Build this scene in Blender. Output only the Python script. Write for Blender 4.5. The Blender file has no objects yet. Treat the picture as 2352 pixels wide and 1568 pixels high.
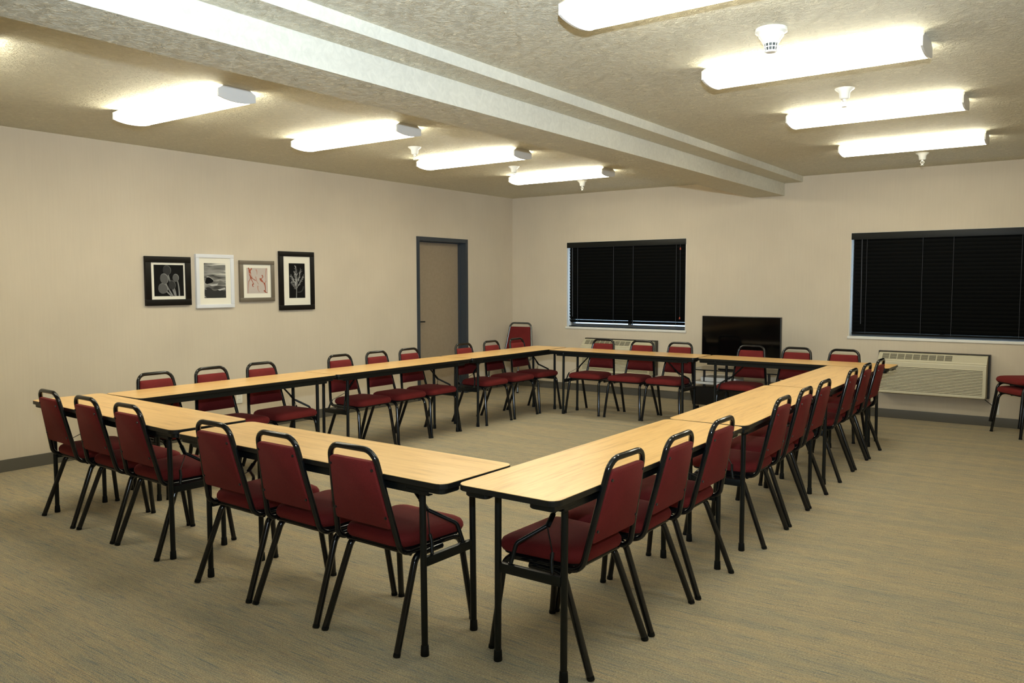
import bpy, bmesh, math, random
from math import sin, cos, pi, radians
from mathutils import Vector, Matrix
random.seed(7)
sc = bpy.context.scene
COL = sc.collection
PI = pi
H = 2.719            # ceiling height

# ------------------------------------------------------------------ camera
cam_d = bpy.data.cameras.new('camera'); cam = bpy.data.objects.new('camera', cam_d); COL.objects.link(cam)
cam_d.sensor_width = 36.0; cam_d.lens = 1875.3122 / 2352 * 36.0; cam_d.clip_start = 0.05; cam_d.clip_end = 200
def cam_matrix(yaw, pitch, roll, loc):
    cy, sy, cp, sp = cos(yaw), sin(yaw), cos(pitch), sin(pitch)
    f = Vector((sy*cp, cy*cp, sp)); r = Vector((cy, -sy, 0)); u = r.cross(f)
    c, s = cos(roll), sin(roll)
    r2 = c*r + s*u; u2 = -s*r + c*u; b = -f
    m = Matrix(((r2.x, u2.x, b.x, loc[0]), (r2.y, u2.y, b.y, loc[1]), (r2.z, u2.z, b.z, loc[2]), (0, 0, 0, 1)))
    return m
CAM = (7.0204, -9.7061, 1.4806)
cam.matrix_world = cam_matrix(-0.6269, -0.0701, -0.0018, CAM)
sc.camera = cam

# ------------------------------------------------------------------ world, exposure
w = bpy.data.worlds.new('outdoors'); sc.world = w; w.use_nodes = True
bg = w.node_tree.nodes['Background']
bg.inputs[0].default_value = (0.50, 0.68, 0.86, 1); bg.inputs[1].default_value = 3.4
sc.view_settings.view_transform = 'Standard'; sc.view_settings.look = 'None'
sc.view_settings.gamma = 1.0; sc.view_settings.use_curve_mapping = False
sc.view_settings.exposure = 0.0
LAMP_E = 15.5          # brightness of the fluorescent lenses
FLASH_W = 1250.0       # the photographer's flash
LAMP_COL = (1.0, 0.955, 0.76, 1)

# camera flash (its shadow of the beam is seen on the ceiling)
fl = bpy.data.lights.new('camera_flash', 'SPOT'); fo = bpy.data.objects.new('camera_flash', fl); COL.objects.link(fo)
fl.energy = FLASH_W; fl.color = (0.72, 0.86, 1.0); fl.shadow_soft_size = 0.025; fl.spot_size = radians(104); fl.spot_blend = 1.0
fo.matrix_world = cam_matrix(-0.62, 0.42, 0, (7.06, -9.70, 1.80))

# ------------------------------------------------------------------ materials
def mat(name, base, rough=0.5, metal=0.0, spec=0.5, emis=None, estr=0.0):
    m = bpy.data.materials.new(name); m.use_nodes = True
    b = m.node_tree.nodes['Principled BSDF']
    b.inputs['Base Color'].default_value = (*base, 1); b.inputs['Roughness'].default_value = rough
    b.inputs['Metallic'].default_value = metal; b.inputs['Specular IOR Level'].default_value = spec
    if emis: b.inputs['Emission Color'].default_value = (*emis[:3], 1); b.inputs['Emission Strength'].default_value = estr
    return m
def N(m, t, **kw):
    n = m.node_tree.nodes.new(t)
    for k, v in kw.items(): setattr(n, k, v)
    return n
def L(m, a, b): m.node_tree.links.new(a, b)
def coords(m, scale=(1, 1, 1), rot=(0, 0, 0), kind='Object'):
    tc = N(m, 'ShaderNodeTexCoord'); mp = N(m, 'ShaderNodeMapping')
    mp.inputs['Scale'].default_value = scale; mp.inputs['Rotation'].default_value = rot
    L(m, tc.outputs[kind], mp.inputs['Vector']); return mp.outputs['Vector']
def noise(m, vec, scale, detail=4, rough=0.5, dist=0.0):
    n = N(m, 'ShaderNodeTexNoise'); n.inputs['Scale'].default_value = scale; n.inputs['Detail'].default_value = detail
    n.inputs['Roughness'].default_value = rough; n.inputs['Distortion'].default_value = dist
    L(m, vec, n.inputs['Vector']); return n
def ramp(m, fac, stops, interp='LINEAR'):
    r = N(m, 'ShaderNodeValToRGB'); r.color_ramp.interpolation = interp
    els = r.color_ramp.elements
    while len(els) < len(stops): els.new(0.5)
    for e, (p, c) in zip(els, stops): e.position = p; e.color = (*c, 1)
    L(m, fac, r.inputs['Fac']); return r.outputs['Color']
def bump(m, height, strength, dist=0.01):
    b = N(m, 'ShaderNodeBump'); b.inputs['Strength'].default_value = strength; b.inputs['Distance'].default_value = dist
    L(m, height, b.inputs['Height']); L(m, b.outputs['Normal'], m.node_tree.nodes['Principled BSDF'].inputs['Normal'])
def setc(m, col): L(m, col, m.node_tree.nodes['Principled BSDF'].inputs['Base Color'])
def mixc(m, f, a, b, mode='MIX'):
    x = N(m, 'ShaderNodeMix', data_type='RGBA', blend_type=mode)
    if isinstance(f, float): x.inputs['Factor'].default_value = f
    else: L(m, f, x.inputs['Factor'])
    L(m, a, x.inputs['A']); L(m, b, x.inputs['B']); return x.outputs['Result']

# wall covering: beige linen
M_wall = mat('beige_wallpaper', (0.60, 0.53, 0.42), 0.75, spec=0.25)
v = coords(M_wall, (60, 60, 3)); n1 = noise(M_wall, v, 1.0, 4)
v2 = coords(M_wall, (2, 2, 2)); n2 = noise(M_wall, v2, 1.0, 2)
c1 = ramp(M_wall, n1.outputs['Fac'], [(0.3, (0.615, 0.54, 0.425)), (0.7, (0.635, 0.56, 0.44))])
c2 = ramp(M_wall, n2.outputs['Fac'], [(0.3, (0.94, 0.94, 0.94)), (0.7, (1, 1, 1))])
setc(M_wall, mixc(M_wall, 1.0, c1, c2, 'MULTIPLY')); bump(M_wall, n1.outputs['Fac'], 0.02, 0.001)

# knock-down textured ceiling
def textured(name, colr, strength):
    m = mat(name, colr, 0.7, spec=0.3)
    v = coords(m, (1, 1, 1)); a = noise(m, v, 15, 6, 0.68, 1.8); b = noise(m, v, 70, 3, 0.6, 0.5)
    r1 = ramp(m, a.outputs['Fac'], [(0.42, (0, 0, 0)), (0.60, (1, 1, 1))])
    r2 = ramp(m, b.outputs['Fac'], [(0.35, (0, 0, 0)), (0.65, (0.45, 0.45, 0.45))])
    h = mixc(m, 1.0, r1, r2, 'ADD'); bump(m, h, strength, 0.012)
    setc(m, ramp(m, a.outputs['Fac'], [(0.35, tuple(c*0.90 for c in colr)), (0.65, tuple(min(1, c*1.04) for c in colr))]))
    return m
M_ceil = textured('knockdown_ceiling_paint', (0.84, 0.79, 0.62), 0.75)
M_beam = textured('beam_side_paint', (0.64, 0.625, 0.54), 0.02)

# streaky carpet, streaks run along x
M_carpet = mat('striped_carpet', (0.2, 0.19, 0.12), 0.95, spec=0.1)
va = coords(M_carpet, (3.0, 95, 1)); na = noise(M_carpet, va, 1.0, 5, 0.65)
vb = coords(M_carpet, (5.5, 150, 1)); nb = noise(M_carpet, vb, 1.3, 4, 0.7)
vc = coords(M_carpet, (140, 300, 1)); nc = noise(M_carpet, vc, 1.0, 2)
vd = coords(M_carpet, (0.7, 9, 1)); nd = noise(M_carpet, vd, 1.0, 3)
ca = ramp(M_carpet, na.outputs['Fac'], [(0.34, (0.110, 0.135, 0.140)), (0.43, (0.215, 0.205, 0.150)), (0.50, (0.330, 0.285, 0.180)), (0.56, (0.260, 0.205, 0.135)), (0.64, (0.165, 0.180, 0.160))])
cb = ramp(M_carpet, nb.outputs['Fac'], [(0.38, (0.090, 0.120, 0.140)), (0.47, (0.270, 0.245, 0.165)), (0.56, (0.340, 0.290, 0.170)), (0.64, (0.200, 0.165, 0.120))])
mx0 = mixc(M_carpet, 0.5, ca, cb)
k_ = N(M_carpet, 'ShaderNodeRGB'); k_.outputs[0].default_value = (1.36, 1.31, 1.36, 1)
mx = mixc(M_carpet, 1.0, mx0, k_.outputs[0], 'MULTIPLY')
cc = ramp(M_carpet, nc.outputs['Fac'], [(0.3, (0.60, 0.60, 0.60)), (0.7, (1.3, 1.3, 1.3))])
cd = ramp(M_carpet, nd.outputs['Fac'], [(0.35, (0.88, 0.92, 0.96)), (0.65, (1.08, 1.04, 0.98))])
setc(M_carpet, mixc(M_carpet, 1.0, mixc(M_carpet, 1.0, mx, cc, 'MULTIPLY'), cd, 'MULTIPLY'))
bump(M_carpet, nc.outputs['Fac'], 0.5, 0.004)

# oak laminate, grain along local x
M_oak = mat('oak_laminate', (0.62, 0.40, 0.16), 0.28, spec=0.5)
vo = coords(M_oak, (2.2, 34, 1)); no = noise(M_oak, vo, 1.0, 6, 0.62, 0.6)
vp = coords(M_oak, (9, 170, 1)); npn = noise(M_oak, vp, 1.0, 3, 0.6)
co = ramp(M_oak, no.outputs['Fac'], [(0.30, (0.55, 0.31, 0.105)), (0.45, (0.76, 0.47, 0.175)), (0.62, (0.82, 0.525, 0.21)), (0.78, (0.67, 0.40, 0.14))])
cp_ = ramp(M_oak, npn.outputs['Fac'], [(0.32, (0.80, 0.77, 0.72)), (0.48, (1, 1, 1))])
setc(M_oak, mixc(M_oak, 0.7, co, mixc(M_oak, 1.0, co, cp_, 'MULTIPLY')))

M_blk = mat('black_enamel_steel', (0.004, 0.005, 0.006), 0.13, spec=0.45)
M_blk2 = mat('black_satin_steel', (0.004, 0.006, 0.006), 0.38, spec=0.3)
M_rub = mat('black_rubber', (0.006, 0.007, 0.007), 0.6, spec=0.15)
M_edge = mat('black_vinyl_edging', (0.006, 0.007, 0.007), 0.33, spec=0.35)
M_wire = mat('bare_steel_wire', (0.12, 0.12, 0.11), 0.35, metal=0.8)
M_bolt = mat('bolt_steel', (0.05, 0.05, 0.05), 0.3, metal=0.8)
M_fab = mat('burgundy_fabric', (0.2, 0.02, 0.03), 0.85, spec=0.2)
vf = coords(M_fab, (1, 1, 1)); nf = noise(M_fab, vf, 420, 2); nf2 = noise(M_fab, vf, 9, 3)
f1 = ramp(M_fab, nf.outputs['Fac'], [(0.3, (0.100, 0.009, 0.009)), (0.7, (0.18, 0.018, 0.017))])
f2 = ramp(M_fab, nf2.outputs['Fac'], [(0.3, (0.88, 0.88, 0.88)), (0.7, (1.05, 1.05, 1.05))])
setc(M_fab, mixc(M_fab, 1.0, f1, f2, 'MULTIPLY')); bump(M_fab, nf.outputs['Fac'], 0.25, 0.001)
M_fab.node_tree.nodes['Principled BSDF'].inputs['Sheen Weight'].default_value = 0.10
M_fab.node_tree.nodes['Principled BSDF'].inputs['Sheen Tint'].default_value = (0.9, 0.25, 0.2, 1)
M_grey = mat('grey_hammered_steel', (0.16, 0.17, 0.17), 0.25, metal=0.8)
M_frame = mat('slate_blue_door_paint', (0.035, 0.045, 0.058), 0.35)
M_door = mat('taupe_door_laminate', (0.30, 0.24, 0.17), 0.5)
vdn = coords(M_door, (1, 1, 1)); nn = noise(M_door, vdn, 30, 3)
setc(M_door, ramp(M_door, nn.outputs['Fac'], [(0.3, (0.285, 0.225, 0.155)), (0.7, (0.315, 0.25, 0.175))]))
M_base = mat('taupe_vinyl_base', (0.105, 0.098, 0.080), 0.5)
M_white = mat('white_plastic', (0.78, 0.78, 0.74), 0.4)
M_wpaint = mat('white_sill_paint', (0.75, 0.74, 0.70), 0.45)
M_alu = mat('dark_aluminium', (0.10, 0.11, 0.12), 0.35, metal=0.6)
M_slat = mat('black_blind_slat', (0.0025, 0.003, 0.003), 0.55, spec=0.10)
M_val = mat('black_valance', (0.009, 0.010, 0.009), 0.45, spec=0.2)
M_cordm = mat('grey_ladder_cord', (0.06, 0.065, 0.08), 0.5)
M_red = mat('red_tassel', (0.35, 0.06, 0.03), 0.5)
M_ac = mat('cream_ac_plastic', (0.56, 0.52, 0.38), 0.45)
M_acd = mat('cream_ac_recess', (0.13, 0.12, 0.085), 0.6)
M_slv = mat('brown_wall_sleeve', (0.045, 0.035, 0.025), 0.5)
M_tvs = mat('tv_glass', (0.002, 0.002, 0.002), 0.08, spec=0.3)
M_tvp = mat('tv_black_plastic', (0.010, 0.010, 0.010), 0.3)
M_glassb = mat('black_shelf_glass', (0.012, 0.013, 0.014), 0.05, spec=0.6)
M_shelf_refl = mat('silver_shelf_reflection', (0.78, 0.80, 0.80), 0.35, metal=0.2)  # pale silver that puts the shelf glass's bright reflection into the colour
M_chrome = mat('chrome', (0.6, 0.6, 0.6), 0.12, metal=1.0)
M_cab = mat('black_cabinet', (0.006, 0.006, 0.006), 0.35)
M_lens = mat('lit_prismatic_lens', (0.9, 0.9, 0.85), 0.4, emis=LAMP_COL, estr=LAMP_E)
M_lens2 = mat('lit_lens_side', (0.9, 0.9, 0.85), 0.4, emis=LAMP_COL, estr=LAMP_E*1.6)
M_cap = mat('white_end_cap', (0.70, 0.69, 0.66), 0.4)
M_house = mat('white_enamel_housing', (0.8, 0.8, 0.78), 0.4)
M_dgrid = mat('dark_grille', (0.05, 0.06, 0.06), 0.6)
M_mat = mat('cream_mat_board', (0.80, 0.77, 0.66), 0.7)
M_pblk = mat('black_picture_frame', (0.006, 0.005, 0.004), 0.4, spec=0.2)
M_pwht = mat('white_picture_frame', (0.72, 0.74, 0.78), 0.35)
M_ppew = mat('pewter_picture_frame', (0.17, 0.145, 0.11), 0.35, metal=0.3)
M_glass = bpy.data.materials.new('window_glass'); M_glass.use_nodes = True
_b = M_glass.node_tree.nodes['Principled BSDF']
_b.inputs['Base Color'].default_value = (0.9, 0.95, 0.97, 1); _b.inputs['Roughness'].default_value = 0.02; _b.inputs['Transmission Weight'].default_value = 1.0; _b.inputs['IOR'].default_value = 1.02

# ------------------------------------------------------------------ mesh helpers
def box(bm, x0, x1, y0, y1, z0, z1, mi=0, bev=0.0):
    vs = [bm.verts.new((x, y, z)) for z in (z0, z1) for y in (y0, y1) for x in (x0, x1)]
    fs = [(0, 2, 3, 1), (4, 5, 7, 6), (0, 1, 5, 4), (2, 6, 7, 3), (0, 4, 6, 2), (1, 3, 7, 5)]
    F = [bm.faces.new([vs[i] for i in f]) for f in fs]
    for f in F: f.material_index = mi
    if bev > 0:
        es = list({e for f in F for e in f.edges})
        r = bmesh.ops.bevel(bm, geom=es, offset=bev, segments=2, affect='EDGES', profile=0.6)
        for f in r['faces']: f.material_index = mi
def obj(name, bm, m, parent=None, loc=(0, 0, 0), smooth=False):
    bmesh.ops.recalc_face_normals(bm, faces=bm.faces[:])
    me = bpy.data.meshes.new(name); bm.to_mesh(me); bm.free()
    for x in (m if isinstance(m, (list, tuple)) else [m]): me.materials.append(x)
    if smooth:
        for p in me.polygons: p.use_smooth = True
        me.set_sharp_from_angle(angle=radians(50)) if hasattr(me, 'set_sharp_from_angle') else None
    o = bpy.data.objects.new(name, me); COL.objects.link(o); o.location = loc
    if parent: o.parent = parent
    return o
def BX(name, m, dims, parent=None, bev=0.0, loc=(0, 0, 0)):
    bm = bmesh.new(); box(bm, *dims, bev=bev); return obj(name, bm, m, parent, loc, smooth=bev > 0)
def fillet(pts, r, seg=5):
    out = [Vector(pts[0])]
    rs = r if isinstance(r, (list, tuple)) else [r]*(len(pts)-2)
    for i in range(1, len(pts)-1):
        p = Vector(pts[i]); a = Vector(pts[i-1])-p; b = Vector(pts[i+1])-p
        ang = a.angle(b); d = min(rs[i-1]/math.tan(ang/2), a.length*0.48, b.length*0.48)
        if rs[i-1] <= 0 or ang > 3.1: out.append(p); continue
        A = p+a.normalized()*d; B = p+b.normalized()*d
        rr = d*math.tan(ang/2); bis = (a.normalized()+b.normalized()).normalized(); c = p+bis*(rr/sin(ang/2))
        va, vb = A-c, B-c; tot = va.angle(vb); ax = va.cross(vb).normalized()
        for k in range(seg+1): out.append(c+Matrix.Rotation(tot*k/seg, 3, ax) @ va)
    out.append(Vector(pts[-1])); return out
def tube(bm, pts, r, n=10, r1=None, flat=1.0):
    pts = [Vector(p) for p in pts]; m = len(pts); rings = []
    t0 = (pts[1]-pts[0]).normalized(); up = Vector((0, 0, 1)) if abs(t0.z) < 0.9 else Vector((1, 0, 0))
    nrm = t0.cross(up).normalized()
    for i, p in enumerate(pts):
        if i == 0: t = t0
        elif i == m-1: t = (pts[-1]-pts[-2]).normalized()
        else: t = ((pts[i+1]-p).normalized()+(p-pts[i-1]).normalized()).normalized()
        nrm = (nrm-t*nrm.dot(t)).normalized(); bn = t.cross(nrm)
        rad = r if r1 is None else r+(r1-r)*i/(m-1)
        rings.append([bm.verts.new(p+rad*(cos(2*PI*k/n)*nrm+flat*sin(2*PI*k/n)*bn)) for k in range(n)])
    for a, b in zip(rings, rings[1:]):
        for k in range(n): bm.faces.new((a[k], a[(k+1) % n], b[(k+1) % n], b[k]))
    bm.faces.new(rings[0][::-1]); bm.faces.new(rings[-1])
def lathe(bm, prof, n=24, c=(0, 0), mi=0):
    rings = [[bm.verts.new((c[0]+r*cos(2*PI*k/n), c[1]+r*sin(2*PI*k/n), z)) for k in range(n)] for r, z in prof]
    for a, b in zip(rings, rings[1:]):
        for k in range(n): bm.faces.new((a[k], a[(k+1) % n], b[(k+1) % n], b[k])).material_index = mi
    bm.faces.new(rings[0][::-1]).material_index = mi; bm.faces.new(rings[-1]).material_index = mi
def outline(corners, radii, seg=5):
    """rounded polygon; corners counter-clockwise"""
    out = []; n = len(corners)
    for i in range(n):
        p = Vector(corners[i]); a = (Vector(corners[i-1])-p); b = (Vector(corners[(i+1) % n])-p)
        ang = a.angle(b); r = radii[i]; d = r/math.tan(ang/2)
        A = p+a.normalized()*d; B = p+b.normalized()*d
        c = p+(a.normalized()+b.normalized()).normalized()*(r/sin(ang/2))
        a0 = math.atan2(*(A-c).yx); a1 = math.atan2(*(B-c).yx)
        while a1 < a0: a1 += 2*PI
        if a1-a0 > PI: a1 -= 2*PI
        for k in range(seg+1):
            t = a0+(a1-a0)*k/seg; out.append((c.x+r*cos(t), c.y+r*sin(t)))
    return out
def pillow(bm, pts, levels, xf=lambda p: p, dome=None):
    """stack of scaled outlines: levels = [(inset, height)], closed with a fan at both ends"""
    cx = sum(p[0] for p in pts)/len(pts); cy = sum(p[1] for p in pts)/len(pts)
    sx = max(abs(p[0]-cx) for p in pts); sy = max(abs(p[1]-cy) for p in pts); rings = []
    for ins, h in levels:
        rings.append([bm.verts.new(xf((cx+(p[0]-cx)*(1-ins/sx), cy+(p[1]-cy)*(1-ins/sy), h))) for p in pts])
    n = len(pts)
    for a, b in zip(rings, rings[1:]):
        for k in range(n): bm.faces.new((a[k], a[(k+1) % n], b[(k+1) % n], b[k]))
    bm.faces.new(rings[0][::-1])
    if dome is None: bm.faces.new(rings[-1])
    else:
        c = bm.verts.new(xf((cx, cy, dome)))
        for k in range(n): bm.faces.new((rings[-1][k], rings[-1][(k+1) % n], c))
def thing(name, label, cat, loc=(0, 0, 0), rz=0.0, group=None):
    o = bpy.data.objects.new(name, None); COL.objects.link(o); o.empty_display_size = 0.1
    o.location = loc; o.rotation_euler = (0, 0, rz); tag(o, label, cat, group); return o
def tag(o, label, cat, group=None):
    o['label'] = label; o['category'] = cat
    if group: o['group'] = group
    return o
def struct(o): o['kind'] = 'structure'; return o
def dup(root):
    r = root.copy(); COL.objects.link(r)
    for ch in list(root.children):
        c = ch.copy(); COL.objects.link(c); c.parent = r
        for g in list(ch.children):
            d = g.copy(); COL.objects.link(d); d.parent = c
    return r

# ------------------------------------------------------------------ room shell
XR, YF, T = 8.0, -12.0, 0.2
W1 = (0.935, 2.715, 0.885, 2.055); W2 = (4.695, 6.475, 0.885, 2.045)
DR = (-2.06, -1.045, 2.083)
struct(BX('floor', M_carpet, (-T, XR+T, YF-T, T, -0.1, 0.0)))
bm = bmesh.new(); box(bm, -T, XR+T, YF-T, T, H, H+0.1); struct(obj('ceiling', bm, M_ceil))
bm = bmesh.new()
box(bm, -T, 0, YF-T, DR[0], 0, H); box(bm, -T, 0, DR[1], T, 0, H); box(bm, -T, 0, DR[0], DR[1], DR[2], H)
struct(obj('wall_left', bm, M_wall))
bm = bmesh.new()
A1, A2 = (1.30, 2.33), (5.07, 6.06)
box(bm, 0, W1[0], 0, T, 0, H); box(bm, W1[1], W2[0], 0, T, 0, H); box(bm, W2[1], XR+T, 0, T, 0, H)
for W_ in (W1, W2):
    box(bm, W_[0], W_[1], 0, T, 0, W_[2]); box(bm, W_[0], W_[1], 0, T, W_[3], H)
struct(obj('wall_back', bm, M_wall))
struct(BX('wall_right', M_wall, (XR, XR+T, YF, 0, 0, H)))
struct(BX('wall_front', M_wall, (0, XR+T, YF-T, YF, 0, H)))
def prism_x(bm, prof, x0, x1, mi=0):
    """prof: list of (y, z) extruded along x"""
    a = [bm.verts.new((x0, y, z)) for y, z in prof]; b = [bm.verts.new((x1, y, z)) for y, z in prof]
    n = len(prof)
    for k in range(n): bm.faces.new((a[k], a[(k+1) % n], b[(k+1) % n], b[k])).material_index = mi
    bm.faces.new(a[::-1]).material_index = mi; bm.faces.new(b).material_index = mi
# skirting
hb = 0.098
bm = bmesh.new(); box(bm, 0.0, 0.008, YF, DR[0], 0, hb, bev=0.002); box(bm, 0.0, 0.008, DR[1], 0, 0, hb, bev=0.002); struct(obj('baseboard_left', bm, M_base))
struct(BX('baseboard_back', M_base, (0.008, XR, -0.008, 0, 0, hb), bev=0.002))
struct(BX('baseboard_right', M_base, (XR-0.008, XR, YF+0.008, -0.008, 0, hb), bev=0.002))
struct(BX('baseboard_front', M_base, (0.008, XR-0.008, YF, YF+0.008, 0, hb), bev=0.002))
# boxed-in beam with a shallow step on its right side
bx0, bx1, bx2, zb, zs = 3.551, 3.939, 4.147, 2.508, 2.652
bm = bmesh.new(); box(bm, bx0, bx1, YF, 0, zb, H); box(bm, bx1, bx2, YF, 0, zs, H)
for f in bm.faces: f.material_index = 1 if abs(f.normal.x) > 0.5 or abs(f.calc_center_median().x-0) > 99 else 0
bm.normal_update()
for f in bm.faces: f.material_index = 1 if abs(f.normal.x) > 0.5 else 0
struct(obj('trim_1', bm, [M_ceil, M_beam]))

# door in the left wall, set back in its frame
d = thing('door_1', 'x', 'x', (0, 0, 0)); del d['label']; del d['category']; struct(d)
bm = bmesh.new(); fw = 0.05
y0, y1, zt = DR
for a, b in ((y0, y0+fw), (y1-fw, y1)): box(bm, -0.19, 0.012, a, b, 0, zt, bev=0.002)
box(bm, -0.19, 0.012, y0+fw, y1-fw, zt-fw, zt, bev=0.002)
for a, b in ((y0+fw, y0+fw+0.012), (y1-fw-0.012, y1-fw)): box(bm, -0.118, -0.085, a, b, 0, zt-fw)
box(bm, -0.118, -0.085, y0+fw, y1-fw, zt-fw-0.012, zt-fw)
obj('door_frame', bm, M_frame, d)
leaf = BX('door_leaf', M_door, (-0.165, -0.12, y0+fw+0.004, y1-fw-0.004, 0.008, zt-fw-0.004), d)
bm = bmesh.new(); yh, zh = y0+fw+0.065, 1.0
lathe(bm, [(0.026, 0), (0.026, 0.008), (0.012, 0.010), (0.010, 0.045)], 16)
bmesh.ops.rotate(bm, verts=bm.verts[:], cent=(0, 0, 0), matrix=Matrix.Rotation(PI/2, 3, 'Y'))
bmesh.ops.translate(bm, verts=bm.verts[:], vec=(-0.120, yh, zh))
tube(bm, [(-0.078, yh-0.008, zh), (-0.074, yh+0.02, zh), (-0.074, yh+0.115, zh-0.002)], 0.009, 8)
obj('door_handle', bm, M_blk2, leaf, smooth=True)

# windows with frame, panes, sill
def window(num, Wd):
    x0, x1, z0, z1 = Wd
    r = bpy.data.objects.new('window_%d' % num, None); COL.objects.link(r); struct(r)
    bm = bmesh.new(); y = 0.12; f = 0.045; xm = x0+(x1-x0)*0.52
    box(bm, x0, x0+f, y, y+0.05, z0, z1); box(bm, x1-f, x1, y, y+0.05, z0, z1)
    box(bm, x0+f, x1-f, y, y+0.05, z0, z0+f); box(bm, x0+f, x1-f, y, y+0.05, z1-f, z1)
    box(bm, xm-0.025, xm+0.025, y, y+0.05, z0+f, z1-f)
    obj('window_frame', bm, M_alu, r)
    BX('pane', M_glass, (x0+f, xm-0.025, y+0.022, y+0.028, z0+f, z1-f), r)
    BX('pane', M_glass, (xm+0.025, x1-f, y+0.022, y+0.028, z0+f, z1-f), r)
    bm = bmesh.new(); box(bm, x0, x0+0.006, 0.001, 0.119, z0+0.004, z1); box(bm, x1-0.006, x1, 0.001, 0.119, z0+0.004, z1); box(bm, x0+0.006, x1-0.006, 0.001, 0.119, z1-0.006, z1)
    obj('window_jamb', bm, M_wpaint, r)
    BX('window_sill', M_wpaint, (x0-0.012, x1+0.012, -0.014, 0.118, z0-0.024, z0+0.004), r, bev=0.003)
window(1, W1); window(2, W2)

# blinds
def blind(Wd, label, open_low, wand_x):
    x0, x1, z0, z1 = Wd; z0 += 0.004
    r = thing('window_blind', label, 'window blind', (x0, 0.045, z0), 0, 'black slatted blinds')
    Wb = x1-x0; a, b = 0.026, Wb-0.010; zt = z1-z0
    BX('valance', M_val, (0.003, Wb-0.003, -0.048, -0.040, zt-0.075, zt-0.002), r, bev=0.002)
    BX('headrail', M_blk2, (a, b, -0.032, 0.028, zt-0.052, zt-0.004), r)
    zlow = 0.002 if open_low else 0.024
    BX('bottom_rail', M_slat, (a, b, -0.026, 0.026, zlow, zlow+(0.010 if open_low else 0.020)), r, bev=0.003)
    bm = bmesh.new(); zs0, zs1 = zlow+(0.078 if open_low else 0.046), zt-0.075; n = 25
    for i in range(n):
        z = zs0+(zs1-zs0)*i/(n-1)
        ang = radians(70)
        if open_low and i < 5: ang = radians((48, 55, 60, 63, 66)[i])
        hw = 0.026; pr = [(-hw, 0), (-hw*0.5, 0.0018), (0, 0.0025), (hw*0.5, 0.0018), (hw, 0)]
        # closed slats lie with their room-side edge up
        P = [(yy*cos(ang)-zz*sin(ang), -(yy*sin(ang))+zz*cos(ang)+z) for yy, zz in pr]
        Q = [(yy*cos(ang)-(zz-0.0022)*sin(ang), -(yy*sin(ang))+(zz-0.0022)*cos(ang)+z) for yy, zz in reversed(pr)]
        prism_x(bm, P+Q, a, b)
    obj('slats', bm, M_slat, r)
    for fx in (0.094, 0.41, 0.575, 0.92):
        x = Wb*fx; bm = bmesh.new()
        for yy in (-0.029, 0.029): tube(bm, [(x, yy, zlow+0.01), (x, yy, zt-0.05)], 0.0016, 6)
        obj('ladder_cord', bm, M_cordm, r)
    bm = bmesh.new(); tube(bm, [(wand_x, -0.036, zt-0.07), (wand_x+0.006, -0.036, 0.14)], 0.004, 6)
    obj('tilt_wand', bm, M_cordm, r)
    bm = bmesh.new(); tube(bm, [(Wb-0.085, -0.037, zt-0.06), (Wb-0.082, -0.037, 0.16)], 0.0012, 6)
    pc = obj('pull_cord', bm, M_cordm, r)
    for zz in (zt-0.14, 0.14):
        bm = bmesh.new(); lathe(bm, [(0.003, zz+0.03), (0.008, zz+0.02), (0.010, zz), (0.004, zz-0.004)], 10, (Wb-0.083, -0.037))
        obj('cord_tassel', bm, M_red, pc, smooth=True)
blind(W1, 'black slatted blind in the left window, lowest slats tilted slightly open', True, 0.085)
blind(W2, 'wide black slatted blind fully closed in the right window', False, 0.115)

# ------------------------------------------------------------------ ceiling lights
def make_light(Ln, label, loc):
    r = thing('ceiling_light', label, 'ceiling light', loc, 0, 'fluorescent wraparound ceiling lights')
    h = Ln/2
    bm = bmesh.new(); prism_x(bm, [(-0.095, 0), (0.095, 0), (0.105, -0.022), (-0.105, -0.022)], -h+0.01, h-0.01); obj('housing', bm, M_house, r)
    prof = [(0.112, -0.018), (0.134, -0.026), (0.136, -0.070)]
    for k in range(1, 8):
        t = k/8; prof.append((0.136-0.272*t, -0.072-0.072*t*(1-t)))
    prof += [(-0.136, -0.070), (-0.134, -0.026), (-0.112, -0.018)]
    bm = bmesh.new(); prism_x(bm, prof, -h+0.012, h-0.012); bm.normal_update()
    for f in bm.faces:
        if abs(f.normal.y) > 0.6: f.material_index = 1
    obj('diffuser', bm, [M_lens, M_lens2], r)
    cap = [(0.095, 0.0), (0.118, -0.014), (0.137, -0.025), (0.138, -0.072)]
    for k in range(1, 8):
        t = k/8; cap.append((0.138-0.276*t, -0.074-0.072*t*(1-t)))
    cap += [(-0.138, -0.072), (-0.137, -0.025), (-0.118, -0.014), (-0.095, 0.0)]
    for a, b in ((-h, -h+0.012), (h-0.012, h)):
        bm = bmesh.new(); prism_x(bm, cap, a, b); obj('end_cap', bm, M_cap, r)
    return r
lights = [(1.29, 2.54, -6.47, 'fluorescent ceiling light left of the beam, nearest the camera'),
 (1.37, 2.61, -4.97, 'fluorescent ceiling light left of the beam, second from the camera'),
 (1.44, 2.64, -3.48, 'fluorescent ceiling light left of the beam, second from the back wall'),
 (1.44, 2.67, -1.93, 'fluorescent ceiling light left of the beam, closest to the back wall'),
 (5.05, 6.25, -6.50, 'fluorescent ceiling light cut off by the top of the picture'),
 (5.10, 6.25, -5.06, 'large fluorescent ceiling light right of the beam, just beyond the smoke detector'),
 (5.09, 6.235, -3.50, 'fluorescent ceiling light right of the beam, second from the back wall'),
 (5.04, 6.19, -1.86, 'fluorescent ceiling light right of the beam, closest to the back wall'),
 (1.22, 2.46, -7.98, 'fluorescent ceiling light beyond the left edge of the picture')]
proto = None
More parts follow.
